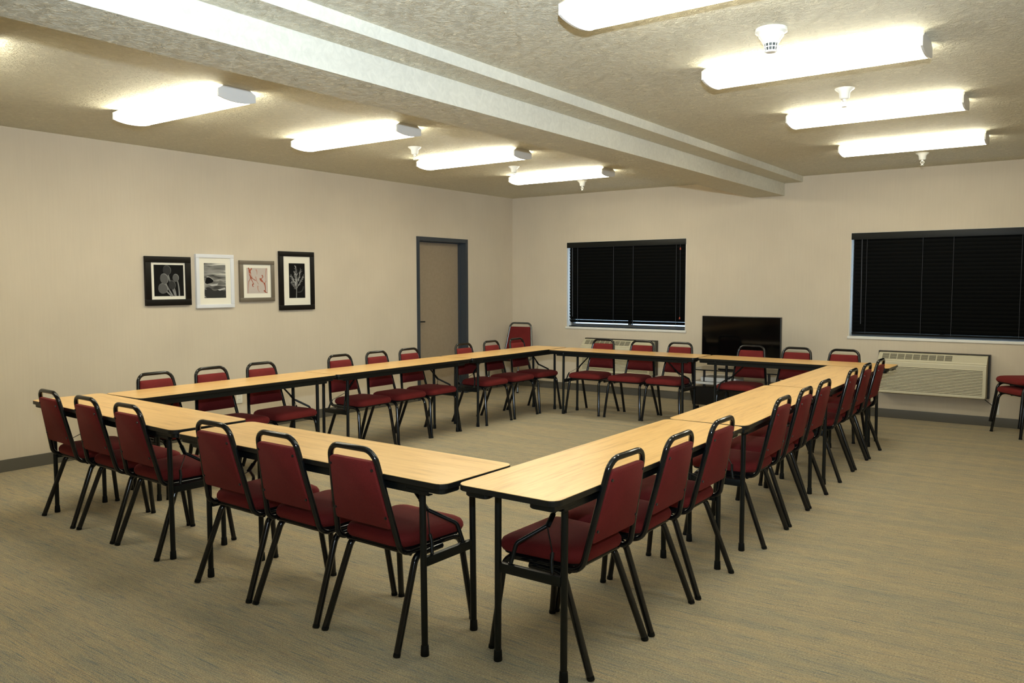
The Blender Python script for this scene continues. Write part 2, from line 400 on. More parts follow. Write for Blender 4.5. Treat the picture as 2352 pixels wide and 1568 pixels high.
for x0, x1, y, lb in lights:
    if proto is None: proto = make_light(1.22, lb, ((x0+x1)/2, y, H)); o = proto
    else: o = dup(proto); o.location = ((x0+x1)/2, y, H); o['label'] = lb
    o.scale = ((x1-x0)/1.22, 1, 1)

# sprinklers and smoke detector
sp = None
for (x, y, lb) in [(5.63, -4.17, 'white sprinkler head between the two large lights right of the beam'),
                   (5.566, -1.03, 'white sprinkler head right of the beam, near the back wall'),
                   (1.91, -4.15, 'white sprinkler head left of the beam, farthest from the back wall'),
                   (1.915, -2.62, 'white sprinkler head in the middle between the last two left lights'),
                   (1.884, -1.17, 'white sprinkler head left of the beam, near the back wall')]:
    if sp is None:
        sp = thing('sprinkler_head', lb, 'sprinkler', (x, y, H), 0, 'ceiling sprinklers')
        bm = bmesh.new(); lathe(bm, [(0.052, 0), (0.050, -0.005), (0.030, -0.020), (0.026, -0.050), (0.020, -0.056)], 24)
        obj('escutcheon', bm, M_white, sp, smooth=True)
        bm = bmesh.new(); lathe(bm, [(0.010, -0.056), (0.010, -0.066)], 12)
        for s in (-1, 1): tube(bm, fillet([(s*0.008, 0, -0.064), (s*0.015, 0, -0.074), (0, 0, -0.094)], 0.004), 0.0025, 6)
        tube(bm, [(0, 0, -0.066), (0, 0, -0.094)], 0.0025, 6); lathe(bm, [(0.014, -0.094), (0.014, -0.097)], 14)
        obj('spray_nozzle', bm, M_white, sp, smooth=True); o = sp
    else: o = dup(sp); o.location = (x, y, H); o['label'] = lb
    o.scale = (1.15, 1.15, 1.2)
sd = thing('smoke_detector', 'round white smoke detector on the ceiling right of the beam', 'smoke detector', (5.654, -5.66, H)); sd.scale = (1, 1, 1.4)
bm = bmesh.new(); lathe(bm, [(0.075, 0), (0.076, -0.012), (0.062, -0.018), (0.060, -0.026)], 32); obj('mounting_base', bm, M_white, sd, smooth=True)
bm = bmesh.new(); lathe(bm, [(0.060, -0.026), (0.045, -0.040), (0.036, -0.052)], 32); obj('body', bm, M_white, sd, smooth=True)
bm = bmesh.new(); lathe(bm, [(0.030, -0.052), (0.025, -0.074)], 24); obj('sensor_chamber', bm, M_dgrid, sd, smooth=True)
bm = bmesh.new()
for k in range(12):
    a = 2*PI*k/12; tube(bm, [(0.034*cos(a), 0.034*sin(a), -0.051), (0.028*cos(a), 0.028*sin(a), -0.077)], 0.0022, 5)
for rr, zz in ((0.0315, -0.063), (0.028, -0.076)):
    tube(bm, [(rr*cos(2*PI*k/24), rr*sin(2*PI*k/24), zz) for k in range(25)], 0.002, 5)
lathe(bm, [(0.027, -0.076), (0.024, -0.080)], 24)
obj('cage', bm, M_white, sd, smooth=True)

# ------------------------------------------------------------------ folding tables
TH, TW, TL = 0.730, 0.450, 1.80
def make_table(label):
    r = thing('folding_table', label, 'table', (0, 0, 0), 0, 'narrow oak folding tables')
    hl, hw = TL/2, TW/2
    def rr(ins, rad): return outline([(-hl+ins, -hw+ins), (hl-ins, -hw+ins), (hl-ins, hw-ins), (-hl+ins, hw-ins)], [rad]*4, 6)
    bm = bmesh.new(); pillow(bm, rr(0.0015, 0.042), [(0, TH-0.004), (0, TH)]); top = obj('tabletop', bm, M_oak, r)
    bm = bmesh.new(); pillow(bm, rr(0, 0.043), [(0.001, TH-0.023), (0, TH-0.021), (0, TH-0.0035), (0.0008, TH-0.0015)]); obj('edge_band', bm, M_edge, top)
    for s in (-1, 1):
        bm = bmesh.new(); box(bm, -hl+0.10, hl-0.10, s*(hw-0.030)-0.003, s*(hw-0.030)+0.003, TH-0.062, TH-0.023)
        ya, yb = sorted((s*(hw-0.055), s*(hw-0.030))); box(bm, -hl+0.10, hl-0.10, ya, yb, TH-0.064, TH-0.060)
        obj('side_rail', bm, M_blk2, r)
    lx = hl-0.17; ly = 0.153
    for e in (-1, 1):
        for s in (-1, 1):
            bm = bmesh.new(); pts = outline([(e*(hl-0.020), s*(hw-0.020)), (e*(hl-0.020), s*(hw-0.135)), (e*(hl-0.21), s*(hw-0.110)), (e*(hl-0.21), s*(hw-0.020))][::(1 if e*s < 0 else -1)], [0.03, 0.02, 0.02, 0.006], 4)
            pillow(bm, pts, [(0.004, TH-0.047), (0, TH-0.043), (0, TH-0.0231)]); obj('corner_plate', bm, M_blk2, r)
        for s in (-1, 1):
            bm = bmesh.new(); tube(bm, [(e*lx, s*ly, TH-0.040), (e*(lx+0.005), s*ly, 0.035)], 0.0135, 12); lg = obj('leg', bm, M_blk2, r, smooth=True)
            bm = bmesh.new(); lathe(bm, [(0.0165, 0.0), (0.0175, 0.004), (0.0155, 0.042), (0.0137, 0.044)], 14, (e*(lx+0.005), s*ly)); obj('foot_cap', bm, M_rub, lg, smooth=True)
        bm = bmesh.new(); tube(bm, [(e*lx, -ly, TH-0.060), (e*lx, ly, TH-0.060)], 0.0125, 10); obj('hinge_tube', bm, M_blk2, r, smooth=True)
        bm = bmesh.new(); box(bm, e*lx-0.011, e*lx+0.011, -ly+0.012, ly-0.012, 0.360, 0.398, bev=0.004)
        cb = obj('crossbar', bm, M_blk2, r, smooth=True)
        for s in (-1, 1):
            bm = bmesh.new(); lathe(bm, [(0.006, 0.399), (0.006, 0.404)], 8, (e*lx, s*0.10)); obj('bolt', bm, M_bolt, cb)
        hx, hz = e*(lx-0.115), 0.535
        bm = bmesh.new()
        tube(bm, fillet([(e*lx, 0.100, 0.380), (e*(lx-0.03), 0.088, 0.475), (hx, 0.006, hz)], 0.03), 0.0085, 8)
        tube(bm, [(hx, 0, hz), (e*(lx-0.155), 0, 0.575)], 0.013, 8, flat=0.6)
        tube(bm, [(e*(lx-0.15), 0, 0.570), (e*(lx-0.27), 0, TH-0.045)], 0.0075, 8)
        box(bm, *sorted((e*(lx-0.30), e*(lx-0.24))), -0.03, 0.03, TH-0.050, TH-0.0235)
        br = obj('folding_brace', bm, M_blk2, r, smooth=True)
        bm = bmesh.new(); tube(bm, fillet([(e*lx, -0.100, 0.380), (e*(lx-0.015), -0.085, 0.440), (e*(lx-0.03), -0.080, 0.470)], 0.03), 0.0075, 8); obj('brace_stub', bm, M_blk2, cb, smooth=True)
        bm = bmesh.new(); tube(bm, [(e*(lx-0.03), -0.080, 0.468), (hx, 0, hz-0.004)], 0.0025, 6); obj('lock_wire', bm, M_wire, br)
    return r
tables = [
 (2.27, -7.085, -3.0, 1.79, 'oak folding table at the far left of the front row'),
 (4.140, -7.178, -1.0, 1.81, 'oak folding table in the front row, right of the leftmost one'),
 (5.292, -6.46, 90.0, 1.83, 'oak folding table at the near right corner, running away from the camera'),
 (5.262, -4.62, 92.0, 1.81, 'oak folding table in the middle of the right row'),
 (5.228, -2.825, 91.0, 1.75, 'oak folding table in the right row, farthest from the camera'),
 (1.655, -5.945, -90.0, 1.73, 'oak folding table along the left wall, nearest the camera'),
 (1.645, -4.170, -90.0, 1.80, 'oak folding table in the middle of the left row'),
 (1.635, -2.355, -90.0, 1.80, 'oak folding table in the left row, in front of the corner chair'),
 (2.785, -1.700, 0.0, 1.79, 'oak folding table in the back row, in front of the left window'),
 (4.600, -1.705, 180.0, 1.80, 'oak folding table in the back row, in front of the television')]
tp = None
for x, y, a, ln, lb in tables:
    if tp is None: tp = make_table(lb); o = tp
    else: o = dup(tp); o['label'] = lb
    o.location = (x, y, 0); o.rotation_euler = (0, 0, radians(a)); o.scale = (ln/TL, 1, 1)

# ------------------------------------------------------------------ banquet chairs
def make_chair(name, label, cat, group, top_w=0.130, mid_w=0.188, zt=0.826, m_fr=None, sw=1.0, sd_=1.0, legw=0.215):
    m_fr = m_fr or M_blk
    r = thing(name, label, cat, (0, 0, 0), 0, group); R = 0.0125
    yb, yt, zr = -0.165, -0.265, 0.395     # bend at the seat, top of the back, seat rail
    # back and seat-rail hoop
    bm = bmesh.new()
    pts = [(-mid_w, 0.16, zr-0.003), (-mid_w, yb-0.01, zr), (-top_w, yt, zt), (top_w, yt, zt), (mid_w, yb-0.01, zr), (mid_w, 0.16, zr-0.003)]
    tube(bm, fillet(pts, [0.055, 0.062, 0.062, 0.055], 7), R, 10)
    obj('back_frame', bm, m_fr, r, smooth=True)
    # legs
    for s in (-1, 1):
        bm = bmesh.new()
        tube(bm, fillet([(s*mid_w, 0.05, zr-0.001), (s*mid_w*1.01, 0.185, zr-0.004), (s*(legw+0.004), 0.232, 0.012)], 0.06, 6), R*1.10, 8)
        lg = obj('leg', bm, m_fr, r, smooth=True)
        bm = bmesh.new(); tube(bm, [(s*(legw+0.004), 0.2316, 0.014), (s*(legw+0.0045), 0.2335, 0.0)], 0.0152, 10); obj('foot_cap', bm, M_rub, lg, smooth=True)
    for s in (-1, 1):
        bm = bmesh.new()
        tube(bm, fillet([(s*(mid_w+0.004), 0.06, zr-0.020), (s*(mid_w+0.004), -0.095, zr-0.022), (s*legw, -0.232, 0.012)], 0.05, 6), R*1.16, 8)
        lg = obj('leg', bm, m_fr, r, smooth=True)
        bm = bmesh.new(); tube(bm, [(s*legw, -0.2315, 0.014), (s*(legw+0.0005), -0.2365, 0.0)], 0.0152, 10); obj('foot_cap', bm, M_rub, lg, smooth=True)
    for yy, zz in ((0.150, zr), (-0.12, zr-0.012)):
        bm = bmesh.new(); tube(bm, [(-mid_w, yy, zz), (mid_w, yy, zz)], 0.009, 8); obj('seat_crossbar', bm, m_fr, r, smooth=True)
    # seat
    pts = outline([(-0.185, -0.165), (0.185, -0.165), (0.208, 0.225), (-0.208, 0.225)], [0.070, 0.070, 0.052, 0.052], 7)
    bm = bmesh.new()
    pillow(bm, pts, [(0.020, zr+0.012), (0.006, zr+0.016), (0.0, zr+0.030), (0.001, zr+0.044), (0.008, zr+0.058), (0.024, zr+0.068), (0.055, zr+0.074), (0.11, zr+0.078)], dome=zr+0.080)
    seat = obj('seat', bm, M_fab, r, smooth=True)
    bm = bmesh.new(); pillow(bm, pts, [(0.014, zr+0.004), (0.012, zr+0.0125)]); obj('seat_pan', bm, M_rub, seat)
    # back pad in the plane of the back hoop
    u = Vector((0, yt-yb, zt-zr)).normalized(); nrm = Vector((0, -u.z, u.y))   # nrm points backwards
    O = Vector((0, yb-0.01, zr)); Lb = (zt-zr)/u.z
    def wid(t): return mid_w+(top_w-mid_w)*t
    t0, t1 = 0.245, 0.895
    def xf(p): return O+u*(p[1])+Vector((p[0], 0, 0))+nrm*p[2]
    pl = outline([(-wid(t0)+0.010, t0*Lb), (wid(t0)-0.010, t0*Lb), (wid(t1)-0.010, t1*Lb), (-wid(t1)+0.010, t1*Lb)], [0.012, 0.012, 0.020, 0.020], 5)
    bm = bmesh.new()
    pillow(bm, pl, [(0.004, 0.010), (0, 0.007), (0, -0.006), (0.004, -0.016), (0.014, -0.023), (0.035, -0.028)], xf=xf, dome=-0.031)
    bp = obj('backrest', bm, M_fab, r, smooth=True)
    for t in (0.36, 0.82):
        for s in (-1, 1):
            bm = bmesh.new(); c = xf((s*(wid(t)-0.018), t*Lb, 0.010)); tube(bm, [c, c+nrm*0.005], 0.006, 8); obj('bolt', bm, M_bolt, bp)
    return r
G_ch = 'burgundy banquet chairs around the tables'
ordi = {1: 'first', 2: 'second', 3: 'third', 4: 'fourth', 5: 'fifth', 6: 'sixth'}
chairs = [
 (4.583, -7.181, -1.0, 'burgundy banquet chair in the front row, right end, nearest the camera'),
 (4.105, -7.180, -1.4, 'burgundy banquet chair in the front row, second from the right end'),
 (3.635, -7.176, -1.8, 'burgundy banquet chair in the front row, third from the right end, beside the table joint'),
 (2.745, -7.106, -2.1, 'burgundy banquet chair in the front row, third from the left end'),
 (2.269, -7.089, -3.1, 'burgundy banquet chair in the front row, second from the left end'),
 (1.784, -7.072, -3.9, 'burgundy banquet chair at the left end of the front row'),
 (5.288, -6.915, 89.0, 'burgundy banquet chair in the right row, nearest the camera, back towards the right'),
 (5.292, -6.440, 91.0, 'burgundy banquet chair in the right row, second from the near end'),
 (5.293, -5.946, 90.5, 'burgundy banquet chair in the right row, third from the near end, at the table joint'),
 (5.294, -5.040, 91.5, 'burgundy banquet chair in the right row, fourth from the near end'),
 (5.278, -4.545, 92.0, 'burgundy banquet chair in the right row, fifth and middle one'),
 (5.262, -4.055, 91.0, 'burgundy banquet chair in the right row, fourth from the far end'),
 (5.240, -3.207, 91.5, 'burgundy banquet chair in the right row, third from the far end'),
 (5.230, -2.703, 91.0, 'burgundy banquet chair in the right row, second from the far end'),
 (5.228, -2.200, 90.5, 'burgundy banquet chair at the far end of the right row, before the right air conditioner'),
 (1.610, -6.385, -90.0, 'burgundy banquet chair along the left wall, nearest the camera'),
 (1.605, -5.915, -90.0, 'burgundy banquet chair along the left wall, below the pewter-framed picture'),
 (1.605, -5.445, -90.0, 'burgundy banquet chair along the left wall, third from the near end'),
 (1.575, -4.551, -90.0, 'burgundy banquet chair along the left wall, fourth from the near end'),
 (1.581, -4.083, -89.5, 'burgundy banquet chair along the left wall, fifth and middle one'),
 (1.586, -3.632, -89.5, 'burgundy banquet chair in front of the left edge of the door'),
 (1.605, -2.784, -90.0, 'burgundy banquet chair in front of the right jamb of the door'),
 (1.602, -2.279, -90.0, 'burgundy banquet chair right of the door, second from the far end of the left row'),
 (1.600, -1.779, -90.5, 'burgundy banquet chair at the far end of the left row, before the grey-framed chair'),
 (2.266, -1.560, 180.0, 'burgundy banquet chair at the left end of the back row, under the left window'),
 (2.775, -1.560, 180.0, 'burgundy banquet chair in the back row, in front of the left air conditioner\'s right half'),
 (3.239, -1.560, 180.0, 'burgundy banquet chair in the back row, left of the television'),
 (4.043, -1.560, 180.0, 'burgundy banquet chair in the back row, in front of the television screen'),
 (4.512, -1.560, 180.0, 'burgundy banquet chair in the back row, just right of the television'),
 (4.973, -1.560, 180.0, 'burgundy banquet chair at the right end of the back row')]
cp = None
for x, y, a, lb in chairs:
    if cp is None: cp = make_chair('banquet_chair', lb, 'chair', G_ch); o = cp
    else: o = dup(cp); o['label'] = lb
    o.location = (x, y, 0); o.rotation_euler = (0, 0, radians(a))
# two stacked chairs at the right edge
st = radians(128.5)
for k, lb in enumerate(('lower chair of the burgundy stack at the right edge of the picture', 'upper chair of the burgundy stack at the right edge of the picture')):
    o = dup(cp); o['label'] = lb; o['group'] = 'stacked burgundy chairs by the right window'
    fx, fy = -sin(st), cos(st)
    o.location = (6.476+fx*0.015*k, -0.355+fy*0.015*k, 0.103*k); o.rotation_euler = (0, 0, st)
# wider grey-framed chair in the corner
gc = make_chair('stacking_chair', 'wider burgundy chair with a grey metal frame in the far left corner', 'chair', None, top_w=0.150, mid_w=0.205, zt=0.86, m_fr=M_grey)
gc.location = (0.335, -0.50, 0); gc.rotation_euler = (0, 0, radians(184)); gc.scale = (1.12, 1.0, 1.08)

# ------------------------------------------------------------------ air conditioners
def make_ac(label, x0):
    r = thing('air_conditioner', label, 'air conditioner', (x0, 0, 0.29), 0, 'through-wall air conditioners')
    Wt, Ht = 1.07, 0.455
    bm = bmesh.new(); box(bm, 0, Wt, -0.060, 0, Ht-0.006, Ht); box(bm, 0, Wt, -0.060, 0, 0, 0.006); box(bm, 0, 0.006, -0.060, 0, 0.006, Ht-0.006); box(bm, Wt-0.006, Wt, -0.060, 0, 0.006, Ht-0.006)
    box(bm, 0.006, Wt-0.006, -0.010, 0, 0.006, Ht-0.006); obj('wall_sleeve', bm, M_slv, r)
    a, b = 0.018, Wt-0.018
    yf = -0.215
    prof = [(-0.012, 0.010), (-0.012, Ht-0.012), (-0.10, Ht-0.012), (-0.112, Ht-0.016), (-0.178, Ht-0.082), (-0.182, Ht-0.090), (yf+0.004, Ht-0.100), (yf, Ht-0.108), (yf, 0.030), (yf+0.010, 0.014), (yf+0.03, 0.010)]
    bm = bmesh.new(); prism_x(bm, prof, a, b); obj('cover', bm, M_ac, r)
    # discharge grille lying on the sloping top
    p0 = Vector((0, -0.112, Ht-0.016)); p1 = Vector((0, -0.178, Ht-0.082)); dn = (p1-p0); nn_ = Vector((0, -0.7071, 0.7071))
    gx0, gx1 = a+0.035, a+0.72
    bm = bmesh.new()
    def slab(xa, xb, ta, tb, h):
        A = p0+dn*ta; B = p0+dn*tb
        vs = [Vector((x, q.y, q.z))+nn_*hh for hh in (-0.002, h) for x, q in ((xa, A), (xb, A), (xb, B), (xa, B))]
        V = [bm.verts.new(v_) for v_ in vs]
        for f in ((0, 1, 2, 3), (4, 7, 6, 5), (0, 4, 5, 1), (1, 5, 6, 2), (2, 6, 7, 3), (3, 7, 4, 0)): bm.faces.new([V[i] for i in f])
    slab(gx0, gx1, 0.10, 0.92, 0.0006); g = obj('discharge_recess', bm, M_acd, r)
    bm = bmesh.new()
    for k in range(10):
        x = gx0+(gx1-gx0)*k/9; slab(x-0.004, x+0.004, 0.08, 0.94, 0.003)
    for k in range(6):
        t = 0.12+0.76*k/5; slab(gx0, gx1, t-0.014, t+0.014, 0.0025)
    obj('discharge_grille', bm, M_ac, g)
    # intake louvres
    bm = bmesh.new(); box(bm, a+0.03, b-0.03, yf-0.001, yf+0.002, 0.045, Ht-0.150); lr = obj('louvre_recess', bm, M_acd, r)
    bm = bmesh.new(); n = 17
    for k in range(n):
        z = 0.050+(Ht-0.205)*k/(n-1)
        prism_x(bm, [(yf+0.001, z), (yf-0.006, z), (yf-0.0065, z+0.003), (yf+0.001, z+0.0105)], a+0.03, b-0.03)
    obj('louvres', bm, M_ac, lr)
    BX('front_lip', M_ac, (a+0.004, b-0.004, yf-0.006, yf+0.002, 0.016, 0.040), r, bev=0.002)
    return r
ac = make_ac('cream through-wall air conditioner under the right window', 5.03)
ac2 = dup(ac); ac2.location = (1.27, 0, 0.29); ac2['label'] = 'cream through-wall air conditioner under the left window, behind the chairs'
bm = bmesh.new(); tube(bm, fillet([(6.04, -0.06, 0.31), (6.07, -0.03, 0.27), (6.13, -0.02, 0.22)], 0.03), 0.004, 6)
tag(obj('power_cord', bm, M_slv, smooth=True), 'thin brown power cord running from the right air conditioner to the outlet', 'cord')

# outlets
def outlet(loc, rz, label):
    r = thing('wall_outlet', label, 'outlet', loc, rz, 'white wall outlets')
    BX('cover_plate', M_white, (-0.036, 0.036, -0.006, 0, -0.058, 0.058), r, bev=0.002)
    for zc in (-0.02, 0.02):
        bm = bmesh.new(); box(bm, -0.014, 0.014, -0.0075, -0.005, zc-0.013, zc+0.013, bev=0.003); s = obj('socket', bm, M_white, r, smooth=True)
        bm = bmesh.new(); box(bm, -0.007, -0.005, -0.0079, -0.0070, zc-0.004, zc+0.006); box(bm, 0.005, 0.007, -0.0079, -0.0070, zc-0.004, zc+0.006); obj('socket_slots', bm, M_dgrid, s)
    return r
o1 = outlet((0, -4.705, 0.345), PI/2, 'white wall outlet low on the left wall, seen below the nearest left table')
o2 = dup(o1); o2.location = (0, -2.355, 0.35); o2['label'] = 'white wall outlet low on the left wall, just left of the door'
o3 = dup(o1); o3.location = (6.155, 0, 0.185); o3.rotation_euler = (0, 0, 0); o3['label'] = 'white wall outlet on the back wall, behind the stacked chairs'

# ------------------------------------------------------------------ television on a wheeled stand
tv = thing('television', 'black flat-screen television standing against the back wall', 'television', (3.645, -0.55, 0.492))
BX('cabinet', M_tvp, (-0.465, 0.465, -0.018, 0.030, 0.085, 0.612), tv, bev=0.004)
BX('screen', M_tvs, (-0.457, 0.457, -0.0195, -0.0175, 0.098, 0.604), tv)
BX('neck', M_tvp, (-0.05, 0.05, -0.012, 0.020, 0.008, 0.090), tv)
bm = bmesh.new(); pillow(bm, outline([(-0.24, -0.12), (0.24, -0.12), (0.24, 0.12), (-0.24, 0.12)], [0.05]*4), [(0, 0), (0, 0.006), (0.01, 0.010)]); obj('base', bm, M_glassb, tv)
cx0, cx1, cy0, cy1 = 3.12, 4.20, -0.78, -0.32
ct = thing('media_stand', 'black wheeled media stand with glass shelves below the television', 'media stand', ((cx0+cx1)/2, (cy0+cy1)/2, 0))
hx_, hy_ = (cx1-cx0)/2, (cy1-cy0)/2
def shelf(nm, z, th, ix, m_, rad=0.03):
    bm = bmesh.new(); pillow(bm, outline([(-hx_+ix, -hy_), (hx_-ix, -hy_), (hx_-ix, hy_), (-hx_+ix, hy_)], [rad]*4), [(0, z-th), (0, z)]); return obj(nm, bm, m_, ct)
shelf('top_shelf', 0.490, 0.012, 0.0, M_glassb); shelf('middle_shelf', 0.345, 0.010, 0.02, M_glassb)
BX('reflection_strip', M_shelf_refl, (-hx_+0.03, hx_-0.03, -hy_-0.010, -hy_-0.001, 0.322, 0.350), ct, bev=0.002)  # added strip, painted silver to imitate a reflection along the glass shelf
BX('cupboard', M_cab, (-hx_+0.03, hx_-0.03, -hy_+0.02, hy_-0.01, 0.075, 0.285), ct, bev=0.004)
for s in (-1, 1):
    for q in (-1, 1):
        bm = bmesh.new(); tube(bm, [(s*(hx_-0.16), q*(hy_-0.06), 0.285), (s*(hx_-0.16), q*(hy_-0.06), 0.478)], 0.014, 10); obj('post', bm, M_cab, ct, smooth=True)
        bm = bmesh.new(); tube(bm, [(s*(hx_-0.07)-0.012, q*(hy_-0.07), 0.030), (s*(hx_-0.07)+0.012, q*(hy_-0.07), 0.030)], 0.030, 16); w_ = obj('caster_wheel', bm, M_rub, ct, smooth=True)
        bm = bmesh.new(); box(bm, s*(hx_-0.07)-0.020, s*(hx_-0.07)+0.020, q*(hy_-0.07)-0.018, q*(hy_-0.07)+0.018, 0.055, 0.075); tube(bm, fillet([(s*(hx_-0.07)-0.018, q*(hy_-0.07), 0.03), (s*(hx_-0.07)-0.018, q*(hy_-0.07)-0.004, 0.065)], 0), 0.004, 6); obj('caster_fork', bm, M_chrome, w_)
refl_ = thing('shelf_reflection_box', 'silver box on the middle shelf of the black stand, added to imitate a bright reflection', 'reflection stand-in', (3.45, -0.60, 0.345))  # added box; its silver stands in for the shelf's bright reflection
BX('reflection_box_body', M_shelf_refl, (-0.21, 0.21, -0.13, 0.13, 0.004, 0.052), refl_, bev=0.003)
for sx in (-0.17, 0.17): BX('reflection_box_foot', M_rub, (sx-0.015, sx+0.015, -0.10, 0.10, 0, 0.004), refl_)

# ------------------------------------------------------------------ pictures on the left wall
def poly(bm, pts, x, mi):
    f = bm.faces.new([bm.verts.new((x, p[0], p[1])) for p in pts]); f.material_index = mi; return f
def ribbon(bm, pts, w0, w1, x, mi):
    n = len(pts); Lf, Rt = [], []
    for i, p in enumerate(pts):
        a = Vector(pts[max(0, i-1)]); b = Vector(pts[min(n-1, i+1)]); d_ = (b-a).normalized(); nn2 = Vector((-d_.y, d_.x)); w2 = (w0+(w1-w0)*i/(n-1))/2
        Lf.append(Vector(p)+nn2*w2); Rt.append(Vector(p)-nn2*w2)
    for i in range(n-1):
        f = bm.faces.new([bm.verts.new((x, q.x, q.y)) for q in (Lf[i], Rt[i], Rt[i+1], Lf[i+1])]); f.material_index = mi
def bez(p0, p1, p2, n=10):
    return [((1-t)**2*p0[0]+2*t*(1-t)*p1[0]+t*t*p2[0], (1-t)**2*p0[1]+2*t*(1-t)*p1[1]+t*t*p2[1]) for t in (i/n for i in range(n+1))]
def ell(cx, cy, rx, ry, rot=0.0, n=24):
    return [(cx+rx*cos(t)*cos(rot)-ry*sin(t)*sin(rot), cy+rx*cos(t)*sin(rot)+ry*sin(t)*cos(rot)) for t in (2*PI*k/n for k in range(n))]
def picture(y0, y1, z0, z1, fr, m_fr, mt, art, label, tilt=0.0):
    wd, ht = y1-y0, z1-z0
    r = thing('framed_picture', label, 'picture', (0.0, (y0+y1)/2, z0), 0, 'framed pictures on the left wall'); h = wd/2
    bm = bmesh.new(); D = 0.030
    for a, b, c, d_ in ((-h, h, 0, fr), (-h, h, ht-fr, ht), (-h, -h+fr, fr, ht-fr), (h-fr, h, fr, ht-fr)): box(bm, 0.001, D, a, b, c, d_, bev=0.003)
    obj('frame', bm, m_fr, r, smooth=True)
    BX('mat_board', M_mat, (0.004, 0.0165, -h+fr, h-fr, fr, ht-fr), r)
    a0, a1, b0, b1 = art['rect']; A0, A1, B0, B1 = -h+wd*a0, -h+wd*a1, ht*b0, ht*b1
    bm = bmesh.new(); X = 0.0172
    box(bm, 0.0166, X, A0, A1, B0, B1, mi=0)
    def q(u_, v_): return (A0+(A1-A0)*u_, B0+(B1-B0)*v_)
    art['draw'](bm, q, X, A1-A0, B1-B0)
    obj('print', bm, art['mats'], r)
    return r
K = [mat('print_grey_%s' % c, (g, g, g*0.97), 0.6, spec=0.1) for c, g in (('black', 0.006), ('dark', 0.035), ('middle', 0.10), ('light', 0.22), ('pale', 0.45))]
def draw_tulips(bm, q, X, w_, h_):
    x = X+0.0003
    for i, (sx, sy, ex) in enumerate(((0.42, 0.70, 0.70), (0.32, 0.45, 0.62), (0.72, 0.55, 0.84), (0.30, 0.22, 0.58), (0.58, 0.33, 0.72))):
        ribbon(bm, bez(q(sx+0.05, sy), q(sx+0.12, sy*0.6), q(ex, 0.0)), w_*0.035, w_*0.05, x, 3); x += 0.00015
    for cx_, cy_, rx, ry, g, ro in ((0.44, 0.83, 0.13, 0.15, 1, 0.15), (0.29, 0.25, 0.15, 0.16, 2, 0.5), (0.34, 0.56, 0.13, 0.16, 2, 0.3), (0.60, 0.36, 0.11, 0.14, 1, 0.2), (0.73, 0.59, 0.10, 0.12, 2, 0.1)):
        c_ = q(cx_, cy_)
        poly(bm, ell(c_[0], c_[1], rx*w_*1.07, ry*h_*1.05, ro), x, 3 if g == 2 else 2); x += 0.00015
        poly(bm, ell(c_[0]-w_*0.012, c_[1]-h_*0.012, rx*w_, ry*h_, ro), x, g); x += 0.00015
def draw_sea(bm, q, X, w_, h_):
    x = X+0.0003
    pts = [q(0.0, 0.12)]+[q(0.03+0.1*k, 0.27+0.05*sin(k*1.1)-0.004*k*k*0.3) for k in range(10)]+[q(0.98, 0.10), q(0.7, 0.02), q(0.2, 0.02)]
    poly(bm, pts, x, 2); x += 0.0002
    poly(bm, [q(0.03, 0.44), q(0.10, 0.58), q(0.24, 0.60), q(0.44, 0.50), q(0.36, 0.44), q(0.12, 0.40)], x, 1); x += 0.0002
    poly(bm, [q(0.22, 0.38), q(0.45, 0.40), q(0.64, 0.42), q(0.58, 0.36), q(0.34, 0.34)], x, 3); x += 0.0002
    ribbon(bm, bez(q(0.12, 0.61), q(0.3, 0.62), q(0.46, 0.48)), w_*0.03, w_*0.015, x, 3); x += 0.0002
    poly(bm, [q(0.6, 0.24), q(0.95, 0.30), q(0.98, 0.25), q(0.7, 0.21)], x, 3)
    ribbon(bm, bez(q(0.0, 0.29), q(0.03, 0.26), q(0.09, 0.25)), w_*0.01, w_*0.02, x, 3)
    ribbon(bm, bez(q(0.0, 0.06), q(0.03, 0.03), q(0.07, 0.02)), w_*0.03, w_*0.02, x, 3)
M_sea = mat('print_striped_water', (0.3, 0.3, 0.3), 0.6)
vs_ = coords(M_sea, (1, 3.5, 26)); ns_ = noise(M_sea, vs_, 1.0, 3, 0.5, 0.8)
cs_ = ramp(M_sea, ns_.outputs['Fac'], [(0.34, (0.03, 0.03, 0.028)), (0.52, (0.28, 0.28, 0.26)), (0.66, (0.70, 0.69, 0.62))])
tcs = N(M_sea, 'ShaderNodeTexCoord'); sep = N(M_sea, 'ShaderNodeSeparateXYZ'); L(M_sea, tcs.outputs['Object'], sep.inputs['Vector'])
cg_ = ramp(M_sea, sep.outputs['Z'], [(0.12, (0.05, 0.05, 0.05)), (0.26, (0.75, 0.75, 0.75)), (0.42, (1, 1, 1))])
setc(M_sea, mixc(M_sea, 1.0, cs_, cg_, 'MULTIPLY'))
M_rust = mat('print_rust_ink', (0.34, 0.075, 0.03), 0.6); M_rust2 = mat('print_faded_rust', (0.46, 0.27, 0.21), 0.6); M_pink = mat('print_pale_paper', (0.50, 0.44, 0.40), 0.6)
